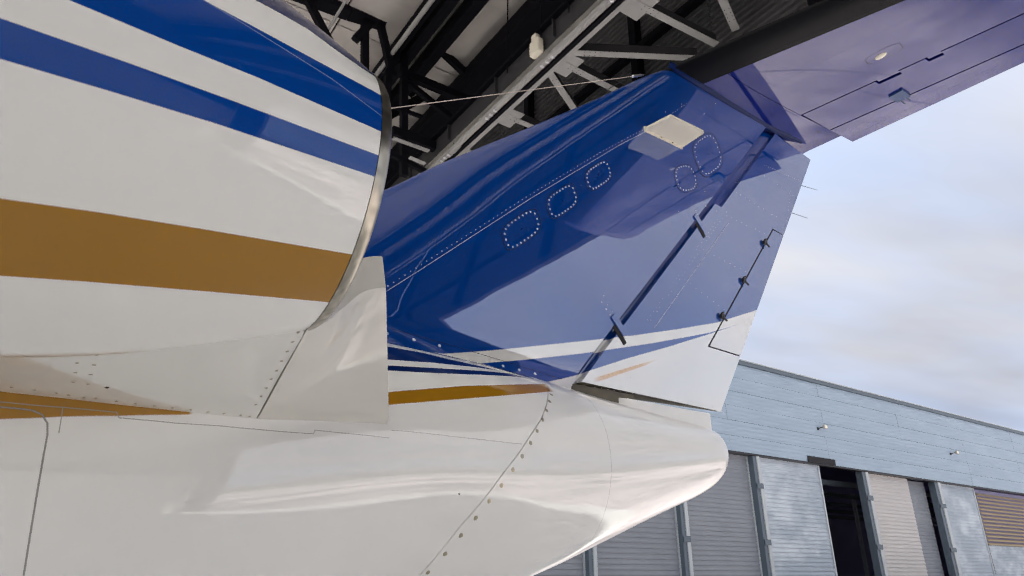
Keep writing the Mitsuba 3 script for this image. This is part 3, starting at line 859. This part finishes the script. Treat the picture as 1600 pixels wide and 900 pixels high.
def apron_colour(p, n, uv):
    c = mi.Color3f(0.36, 0.32, 0.33) * (0.30 + 1.25 * smoothstep(0.25, 0.75, fbm(p.x * 0.13, p.y * 0.34, 0, 4))) * (0.85 + 0.3 * fbm(p.x * 1.3, p.y * 1.3, 3))
    fx, fy = p.x / 6.0, p.y / 6.0
    j = dr.minimum(dr.abs(fx - dr.round(fx)), dr.abs(fy - dr.round(fy))) * 6.0
    return mix(c, (0.22, 0.2, 0.2), 0.6 * (1 - smoothstep(0.02, 0.06, j)))


scene['apron_concrete'] = rough(apron_colour, 0.7)
scene['ground_far'] = rough(lambda p, n, uv: mix((0.13, 0.13, 0.10), (0.20, 0.19, 0.15), fbm(p.x * 0.01, p.y * 0.01, 0)), 0.9)
hang = thing('open_hangar', 'dark steel roof of the hangar over the jet, with white roof panels', 'hangar')


def corrugated(x0, x1, z0, z1, pitch, depth, axis, at, sign, thick=0.0):
    """sheet with horizontal ribs in the plane axis = at, ribs standing out along sign"""
    zs, ds = [], []
    z = z0
    while z < z1 - 1e-6:
        for fr, d in ((0.0, 0.0), (0.42, 0.0), (0.55, 1.0), (0.87, 1.0)):
            zz = z + fr * pitch
            if zz <= z1: zs.append(zz); ds.append(d)
        z += pitch
    zs.append(z1); ds.append(0.0)
    zs, ds = np.array(zs), np.array(ds) * depth * sign
    P = np.zeros((2, len(zs), 3)); o = 1 - axis
    for i, x in enumerate((x0, x1)):
        P[i, :, axis] = at + ds; P[i, :, o] = x; P[i, :, 2] = zs
    return grid(P)


# floor, apron, far ground
def sheet(name, x0, x1, y0, y1, z, m):
    k = obj(name, TM([[x0, y0, z], [x1, y0, z], [x1, y1, z], [x0, y1, z]], [[0, 1, 2], [0, 2, 3]]), m); labels[k] = {'kind': 'structure'}
    return k


sheet('ground', -3000, 3000, -3000, 3000, -0.012, 'ground_far')
sheet('apron', -90, 190, -190, 120, -0.004, 'apron_concrete')
sheet('hangar_floor', BACKX, DOORX, WALLY0, WALLY1, 0.004, 'floor_paint')

# door wall: fascia seen from inside, posts, outside cladding
for i, (a, b) in enumerate([(WALLY0, -7.5), (-7.48, -1.0), (-0.98, 5.5), (5.52, 12.0), (12.02, WALLY1)]):
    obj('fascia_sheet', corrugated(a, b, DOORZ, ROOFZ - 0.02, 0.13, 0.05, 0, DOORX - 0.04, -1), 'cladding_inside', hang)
    obj('fascia_cladding', corrugated(a, b, DOORZ, ROOFZ + 0.4, 0.25, 0.04, 0, DOORX + 0.10, 1), 'cladding_blue', hang)
obj('fascia_sill', box2([DOORX - 0.08, WALLY0, DOORZ - 0.06], [DOORX + 0.14, WALLY1, DOORZ - 0.002]), 'steel_grey', hang)
for a, b in ((WALLY0, JAMB), (17.0, WALLY1)):
    obj('door_wall', box2([DOORX - 0.06, a, 0.01], [DOORX + 0.12, b, DOORZ - 0.062]), 'cladding_inside', hang)
node_y = [5.4 + 1.75 * k for k in range(-11, 8)]
for y in node_y[::2]:
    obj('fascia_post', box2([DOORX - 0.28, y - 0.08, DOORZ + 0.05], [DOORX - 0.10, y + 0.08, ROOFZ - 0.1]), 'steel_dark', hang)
for z in (8.6, 11.0):
    obj('fascia_rail', box2([DOORX - 0.27, WALLY0, z - 0.06], [DOORX - 0.12, WALLY1, z + 0.06]), 'steel_dark', hang)
# side and back walls
# near side closed by the door; openings farther along and behind added for light
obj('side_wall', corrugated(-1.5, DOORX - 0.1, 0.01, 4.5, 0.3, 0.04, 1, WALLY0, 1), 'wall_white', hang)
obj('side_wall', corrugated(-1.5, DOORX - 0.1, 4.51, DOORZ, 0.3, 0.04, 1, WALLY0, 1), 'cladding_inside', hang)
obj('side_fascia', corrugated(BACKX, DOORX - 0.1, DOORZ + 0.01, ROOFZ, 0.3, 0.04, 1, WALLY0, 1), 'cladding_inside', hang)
obj('side_wall', corrugated(BACKX, DOORX - 0.1, 0.01, ROOFZ, 0.3, 0.04, 1, WALLY1, -1), 'wall_white', hang)
obj('back_wall', corrugated(WALLY0, WALLY1, DOORZ, ROOFZ, 0.3, 0.04, 0, BACKX, 1), 'wall_white', hang)

# roof: white panels with open joints on dark steel
# a few translucent rooflights out of the frame, added to brighten the interior
nx, ny = 9, 8
px_, py_ = (DOORX - 0.3 - BACKX) / nx, (WALLY1 - WALLY0) / ny
sky_cells = [(i, j) for i in (1, 3, 4) for j in range(0, 7) if i < 5]
slab, cells = [], []
for i in range(nx):
    for j in range(ny):
        x0, x1, y0, y1 = BACKX + px_ * i, BACKX + px_ * (i + 1), WALLY0 + py_ * j, WALLY0 + py_ * (j + 1)
        cells.append((x0, x1, y0, y1, (i, j) in sky_cells))
        if (i, j) not in sky_cells:
            slab.append(box2([x0, y0, ROOFZ + 0.06], [x1, y1, ROOFZ + 0.3]))
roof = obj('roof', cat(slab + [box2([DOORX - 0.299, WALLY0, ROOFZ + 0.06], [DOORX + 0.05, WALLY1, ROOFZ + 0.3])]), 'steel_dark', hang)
for x0, x1, y0, y1, sky_ in cells:
    if sky_:
        obj('added_rooflight', TM([[x0 + 0.02, y0 + 0.02, ROOFZ + 0.05], [x1 - 0.02, y0 + 0.02, ROOFZ + 0.05], [x1 - 0.02, y1 - 0.02, ROOFZ + 0.05], [x0 + 0.02, y1 - 0.02, ROOFZ + 0.05]], [[0, 1, 2], [0, 2, 3]]), 'translucent', roof)
    else:
        obj('roof_panel', box2([x0 + 0.02, y0 + 0.02, ROOFZ - 0.02 + 0.012 * rng.random()], [x1 - 0.02, y1 - 0.02, ROOFZ + 0.05]), 'roof_white', roof)
scene['translucent'] = {'type': 'principledthin', 'base_color': {'type': 'rgb', 'value': [0.9, 0.9, 0.88]}, 'diff_trans': 1.5, 'roughness': 0.6, 'eta': 1.3}

# header beam over the door: web with stiffeners, bottom flange, bolts, second angle
HB = 9.7
hx = lambda px, py, z=HB: float(on_plane(px, py, 2, z)[0])
x_f0, x_f1 = hx(851, 95), hx(871, 95)
obj('header_web', box2([x_f0 - 0.05, -12, HB + 0.16], [x_f0 - 0.03, 18.5, HB + 0.56]), 'steel_grey', hang)
obj('header_top_flange', box2([x_f0 - 0.16, -12, HB + 0.562], [x_f0 + 0.12, 18.5, HB + 0.585]), 'steel_dark', hang)
pipe_r = (x_f1 - x_f0) / 2 * 0.95
pipe_r = 0.062
obj('header_tube', tube([[x_f0 + pipe_r, -12, HB + pipe_r], [x_f0 + pipe_r, 3, HB + pipe_r], [x_f0 + pipe_r, 18.5, HB + pipe_r]], pipe_r, 28), 'pale_steel', hang, 40)
obj('header_channel', box2([x_f0 + 0.13, -12, HB - 0.002], [x_f1 + 0.026, 18.5, HB + 0.12]), 'steel_dark', hang)
obj('edge_angle', cat([box2([x_f1 + 0.03, -12, HB - 0.004], [x_f1 + 0.045, 18.5, HB + 0.10]), box2([x_f1 + 0.047, -12, HB + 0.002], [x_f1 + 0.12, 18.5, HB + 0.014])]), 'pale_steel', hang)
bolts = []
for y in node_y:
    obj('web_stiffener', box2([x_f0 - 0.12, y - 0.35, HB + 0.17], [x_f0 - 0.052, y - 0.33, HB + 0.555]), 'steel_grey', hang)
    for k in range(3):
        for o in (-0.55, 0.25):
            t = math.radians(-90 + 40 * o); c = np.array([x_f0 + pipe_r + pipe_r * math.cos(t), y - 0.1 + k * 0.14, HB + pipe_r + pipe_r * math.sin(t)])
            bolts.append(dome(c, np.array([math.cos(t), 0, math.sin(t)]), 0.028, 0.022, 8))
obj('bolts', cat(bolts), 'bright_metal', hang, 40, kind='stuff')
# bracing between header and fascia
STR = [((985, 2), (1180, 101)), ((890, 83), (1120, 93)), ((872, 96), (1010, 166)), ((857, 112), (912, 193)), ((782, 178), (870, 215)), ((708, 237), (790, 270)), ((1128, -2), (1165, 82)), ((660, 275), (740, 300)),
       ((1245, 20), (1290, -10)), ((1200, 38), (1245, 14))]
for a, b in STR:
    p, q = on_plane(*a, 2, HB), on_plane(*b, 2, HB)
    d = (q - p) / np.linalg.norm(q - p); q = p + d * min(np.linalg.norm(q - p), max(0.5, (DOORX - 0.3 - p[0]) / max(abs(d[0]), 0.2)))
    br = obj('brace', bar(p + [0, 0, 0.12], q + [0, 0, 0.12], 0.02, 0.20), 'steel_grey', hang)
    obj('flange', bar(p + [0, 0, 0.008], q + [0, 0, 0.008], 0.125, 0.012), 'pale_steel', br)  # paler than its web: light from below put into the colour
    sd = np.cross([0, 0, 1], d)
    hol = [dome(p + d * (0.25 + 0.09 * k) + sd * o + [0, 0, 0.002], np.array([0, 0, -1.0]), 0.010, 0.002, 6) for k in range(4) for o in (-0.035, 0.035)]
    obj('bolt_holes', cat(hol), 'dark_void', br, kind='stuff')
for a in ((872, 96), (783, 180), (985, 2), (708, 238)):
    q = on_plane(*a, 2, HB); obj('gusset_plate', box([q[0] + 0.16, q[1], HB + 0.02], [0.42, 0.5, 0.012]), 'pale_steel', hang)
for x, z, r in ((x_f0 - 1.2, 12.02, 0.05), (x_f0 - 2.6, 11.95, 0.03)):
    obj('pipe', tube([[x, WALLY0 + 0.2, z], [x, 4, z], [x, WALLY1 - 0.2, z]], r, 12), 'pale_steel', hang, 40)

# deeper roof steel: a truss crossing behind the nacelle, and purlins
YT = 11.0
TR = [((430, -30), (545, 14), 0.5), ((545, 14), (700, 62), 0.5), ((700, 62), (840, 112), 0.45), ((570, 18), (570, 165), 0.20), ((631, 36), (631, 275), 0.20), ((592, 28), (613, 118), 0.20), ((604, 118), (632, 62), 0.2), ((608, 110), (600, 180), 0.2),
      ((656, 48), (760, 145), 0.22), ((625, 113), (735, 158), 0.24), ((636, 128), (712, 190), 0.17), ((612, 205), (685, 232), 0.26), ((555, 62), (620, -8), 0.22), ((600, 235), (664, 268), 0.14), ((520, 75), (470, -20), 0.2), ((610, 165), (660, 183), 0.1)]
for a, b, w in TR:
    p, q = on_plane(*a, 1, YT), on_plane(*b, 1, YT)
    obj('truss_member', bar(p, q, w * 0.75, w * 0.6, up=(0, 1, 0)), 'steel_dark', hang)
for a, b in (((614, 216), (670, 236)), ((640, 246), (664, 256))):
    p, q = on_plane(*a, 1, YT - 0.3), on_plane(*b, 1, YT - 0.3); obj('truss_plate', bar(p, q, 0.10, 0.02), 'pale_steel', hang)
YT2 = 12.6
for a, b, w in [((583, 135), (640, 60), 0.3), ((570, 120), (690, 35), 0.2), ((590, 190), (700, 130), 0.25), ((640, 145), (720, 80), 0.3)]:
    p, q = on_plane(*a, 1, YT2), on_plane(*b, 1, YT2); obj('truss_member', bar(p, q, w * 0.75, w * 0.6, up=(0, 1, 0)), 'steel_dark', hang)
for px, py, w, h in ((820, 42, 0.42, 0.40), (728, 26, 0.22, 0.4), (687, 23, 0.22, 0.4), (662, 21, 0.16, 0.3)):
    x = hx(px, py, 12.2)
    obj('purlin', box2([x - w / 2, WALLY0 + 0.1, 12.1], [x + w / 2, WALLY1 - 0.1, 12.1 + h]), 'steel_dark', hang)
x_p = [hx(820, 42, 12.2) - 2.9 * k for k in range(1, 8)]
for x in x_p[1:]:
    obj('purlin', box2([x - 0.12, WALLY0 + 0.1, 12.1], [x + 0.12, WALLY1 - 0.1, 12.5]), 'steel_dark', hang)
for px, top, bot in ((793, -5, 114), (846, -5, 55), (889, -5, 20)):
    p = on_plane(px, bot, 0, x_f0 - 0.1); obj('hanger_rod', tube([p, [p[0], p[1], 12.2]], 0.012, 6), 'steel_dark', hang)

# cream box on the header beam
bx = thing('junction_box', 'small cream electrical box fixed to the dark header beam', 'electrical box')
c = on_plane(838, 75, 0, x_f0 - 0.16)
import manifold3d as m3
def rbox(c, s, r):
    sp = m3.Manifold.sphere(r, 12); hs = np.array(s) / 2 - r
    h = m3.Manifold.batch_hull([sp.translate((hs * np.array(k)).tolist()) for k in np.array(np.meshgrid(*[[-1, 1]] * 3)).T.reshape(-1, 3)]).to_mesh()
    m = TM(h.vert_properties[:, :3], h.tri_verts); m.apply_translation(c); return m
obj('case', rbox(c, [0.14, 0.26, 0.30], 0.04), 'cream', bx, 30)
obj('neck', rbox(c + np.array([0.0, 0.02, 0.21]), [0.10, 0.14, 0.16], 0.025), 'cream', bx, 30)
obj('bracket', box2(c + np.array([0.06, -0.05, 0.0]), c + np.array([0.13, 0.05, 0.1])), 'steel_grey', bx)

# ---------------------------------------------------------------- hangar across the apron
FY = 30.0
scene['cladding_blue'] = rough(lambda p, n, uv: mix((0.27, 0.355, 0.44), (0.32, 0.41, 0.50), fbm(p.x * 0.35, p.z * 1.1, p.y * 0.4, 4)), 0.38)
scene['leaf_blue'] = rough(lambda p, n, uv: mix((0.29, 0.35, 0.41), (0.46, 0.52, 0.57), smoothstep(0.35, 0.75, fbm(p.x * 0.5, p.z * 0.9, p.y, 4))), 0.35)
scene['leaf_grey'] = rough(lambda p, n, uv: mix((0.17, 0.19, 0.22), (0.25, 0.27, 0.30), fbm(p.x * 0.4, p.z * 0.8, p.y, 4)), 0.35)
scene['leaf_tan'] = rough(lambda p, n, uv: mix((0.40, 0.40, 0.40), (0.50, 0.48, 0.46), fbm(p.x * 0.4, p.z * 0.8, p.y, 4)), 0.4)
scene['louvre_tan'] = rough((0.36, 0.29, 0.19), 0.45)
scene['mullion'] = rough((0.10, 0.13, 0.16), 0.4)
scene['trim_light'] = rough((0.42, 0.46, 0.48), 0.4)
scene['inside_dark'] = rough((0.24, 0.24, 0.40), 0.7)
P_ = lambda px, py, y=FY: on_plane(px, py, 1, y)
zd = float(np.mean([P_(1135.6, 705.5)[2], P_(1400, 741)[2], P_(1600, 769.5)[2]])); zr = float(np.mean([P_(1154.5, 570)[2], P_(1600, 680)[2]]))
far = thing('distant_hangar', 'long blue-grey metal hangar with tall sliding doors across the apron', 'hangar')
XL, XR = -20.0, 130.0
nrow = 6
wid = 11.5
obj('fascia_backing', box2([XL, FY + 0.07, zd], [XR, FY + 0.3, zr]), 'mullion', far)
n0 = P_(1263, 728)[0]; n1 = P_(1306, 735)[0]
for r in range(nrow):
    z0, z1 = zd + (zr - zd) * r / nrow, zd + (zr - zd) * (r + 1) / nrow
    x = 4.0
    while x < 112:
        obj('fascia_panel', corrugated(x + 0.004, x + wid - 0.004, z0 + 0.010, z1 - 0.010, 0.30, 0.022, 1, FY + 0.03 * rng.random(), -1), 'cladding_blue', far)
        x += wid
obj('roof_trim', box2([XL, FY - 0.14, zr + 0.002], [XR, FY + 0.4, zr + 0.28]), 'mullion', far)
obj('roof_edge', box2([XL, FY - 0.18, zr + 0.282], [XR, FY + 0.4, zr + 0.36]), 'trim_light', far)
obj('door_head', box2([XL, FY + 0.02, zd - 0.12], [XR, FY + 0.5, zd - 0.003]), 'black_part', far)
obj('head_notch', box2([n0, FY - 0.09, zd - 0.001], [n1, FY - 0.045, zd + 0.42]), 'dark_void', far)
obj('shell', cat([box2([XL, FY + 32, 0], [XR, FY + 32.3, zr]), box2([XL - 0.3, FY + 0.3, 0], [XL, FY + 32, zr]), box2([XR, FY + 0.3, 0], [XR + 0.3, FY + 32, zr]), box2([XL, FY + 0.41, zr - 0.3], [XR, FY + 32, zr + 0.1])]), 'inside_dark', far)
for k in range(5):
    obj('roof_beam', box2([XL + 1, FY + 3 + 5 * k, zd - 0.9], [XR - 1, FY + 3.3 + 5 * k, zd - 0.5]), 'mullion', far)
for y in (FY + 8.0, FY + 13): obj('ceiling_light_rail', box2([38, y, zd - 0.6], [80, y + 0.15, zd - 0.5]), 'trim_light', far)
obj('inside_column', box2([P_(1338, 800, FY + 10)[0], FY + 10, 0], [P_(1338, 800, FY + 10)[0] + 0.3, FY + 10.3, zd]), 'trim_light', far)


def leaf(xa, xb, y, m, name='door_leaf', trim=True, pitch=0.29, label=None):
    k = obj(name, cat([corrugated(xa, xb, 0.15, zd - 0.10, pitch, 0.026, 1, y, -1), box2([xa, y + 0.06, 0.1], [xb, y + 0.16, zd - 0.125])]), m, far, label=label)
    if trim:
        obj('frame', box2([xb + 0.002, y - 0.08, 0.1], [xb + 0.16, y + 0.12, zd - 0.125]), 'trim_light', k); obj('frame', box2([xa - 0.10, y - 0.08, 0.1], [xa - 0.002, y + 0.12, zd - 0.125]), 'trim_light', k)
    return k


def mull(xa, xb, y):
    k = obj('door_mullion', box2([xa, y - 0.35, 0.05], [xb, y + 0.2, zd - 0.14]), 'mullion', far)
    obj('flange', box2([xa + (xb - xa) * 0.55, y - 0.42, 0.05], [xb + 0.03, y - 0.352, zd - 0.14]), 'trim_light', k)
    for z in (3.6, 7.2): obj('roller_plate', box2([xa - 0.01, y - 0.46, z], [xb + 0.02, y - 0.422, z + 0.35]), 'mullion', k)


X_ = lambda px, y=FY: float(P_(px, 700 + (px - 1135) * 0.141 + 8, y)[0])
dx = lambda px, py, y=FY: float(P_(px, py, y)[0])
mu = [(dx(922, 870), dx(933, 870)), (dx(1065, 800), dx(1075, 800)), (dx(1178, 716), dx(1187, 717)), (dx(1349, 740), dx(1357, 741)), (dx(1462, 755), dx(1470, 756))]
leaf(mu[0][0] - 12, mu[0][0] - 0.1, FY + 0.5, 'leaf_grey')
leaf(mu[0][1] + 0.1, mu[1][0] - 0.1, FY + 0.5, 'leaf_grey')
leaf(mu[1][1] + 0.1, mu[2][0] - 0.1, FY + 0.6, 'leaf_grey')
leaf(mu[2][1] + 0.1, dx(1283, 728), FY + 0.35, 'leaf_blue', label='pale door leaf left of the dark opening')
leaf(mu[3][1] + 0.1, dx(1427, 752), FY + 0.5, 'leaf_tan', trim=False)
leaf(dx(1428, 752), mu[4][0] - 0.1, FY + 1.0, 'leaf_grey', trim=False)
leaf(mu[4][1] + 0.1, dx(1526, 763), FY + 0.4, 'leaf_blue')
for a, b in mu: mull(a, b, FY + 0.45)
xa, xb = dx(1530, 764) + 0.15, XR - 8
zl = float(P_(1570, 852)[2])
obj('lower_panel', corrugated(xa, xb, 0.1, zl, 0.24, 0.04, 1, FY + 0.5, -1), 'leaf_blue', far)
obj('louvre_back', box2([xa, FY + 0.7, zl], [xb, FY + 0.8, zd - 0.125]), 'inside_dark', far)
z = zl + 0.1
while z < zd - 0.5:
    obj('louvre_slat', bar([xa, FY + 0.5, z], [xb, FY + 0.5, z], 0.28, 0.05, up=(0, -0.7, 0.7)), 'louvre_tan', far); z += 0.34
for i, (px, py) in enumerate(((1289, 667), (1495, 707))):
    t = thing('floodlight', ['small floodlight on the far hangar wall above the open door', 'small floodlight on the far hangar wall near the right edge'][i], 'floodlight', 'floodlights on the far hangar wall')
    c = P_(px, py, FY - 0.45)
    obj('head', rbox(c, [0.42, 0.16, 0.34], 0.04), 'pale_steel', t, 30)
    obj('glass', box2(c + np.array([-0.16, -0.10, -0.12]), c + np.array([0.16, -0.081, 0.12])), 'cream', t)
    obj('arm', cat([bar(c + np.array([-0.1, 0.05, 0]), [c[0] - 0.3, FY - 0.02, c[2] - 0.1], 0.06, 0.06), box([c[0] - 0.3, FY - 0.03, c[2] - 0.1], [0.2, 0.05, 0.2])]), 'black_part', t)

# ---------------------------------------------------------------- what the paint mirrors: low hills beyond the apron
n_a, n_r = 240, 14
R = []
for i in range(n_r):
    r = 420 + 1700 * (i / (n_r - 1))
    a = np.linspace(0, 2 * np.pi, n_a, endpoint=False)
    x, y = r * np.cos(a), r * np.sin(a)
    h = (meshkit.fbm(np.stack([x * 0.004, y * 0.004, 0 * x], -1), 5, 3) - 0.25) * 110 * math.sin(math.pi * min(1, (i / (n_r - 1)) * 1.4) * 0.5)
    R.append(np.stack([x, y, np.maximum(h, -2.0 if i == 0 else 1.0) if i else np.full_like(x, -0.5)], -1))
k = obj('hills', grid(np.array(R), wrap_v=True, flip=False), 'hill_green', smooth=True); labels[k] = {'kind': 'structure'}
scene['hill_green'] = rough(lambda p, n, uv: mix((0.055, 0.06, 0.055), (0.10, 0.105, 0.09), fbm(p.x * 0.02, p.y * 0.02, 0)), 0.9)
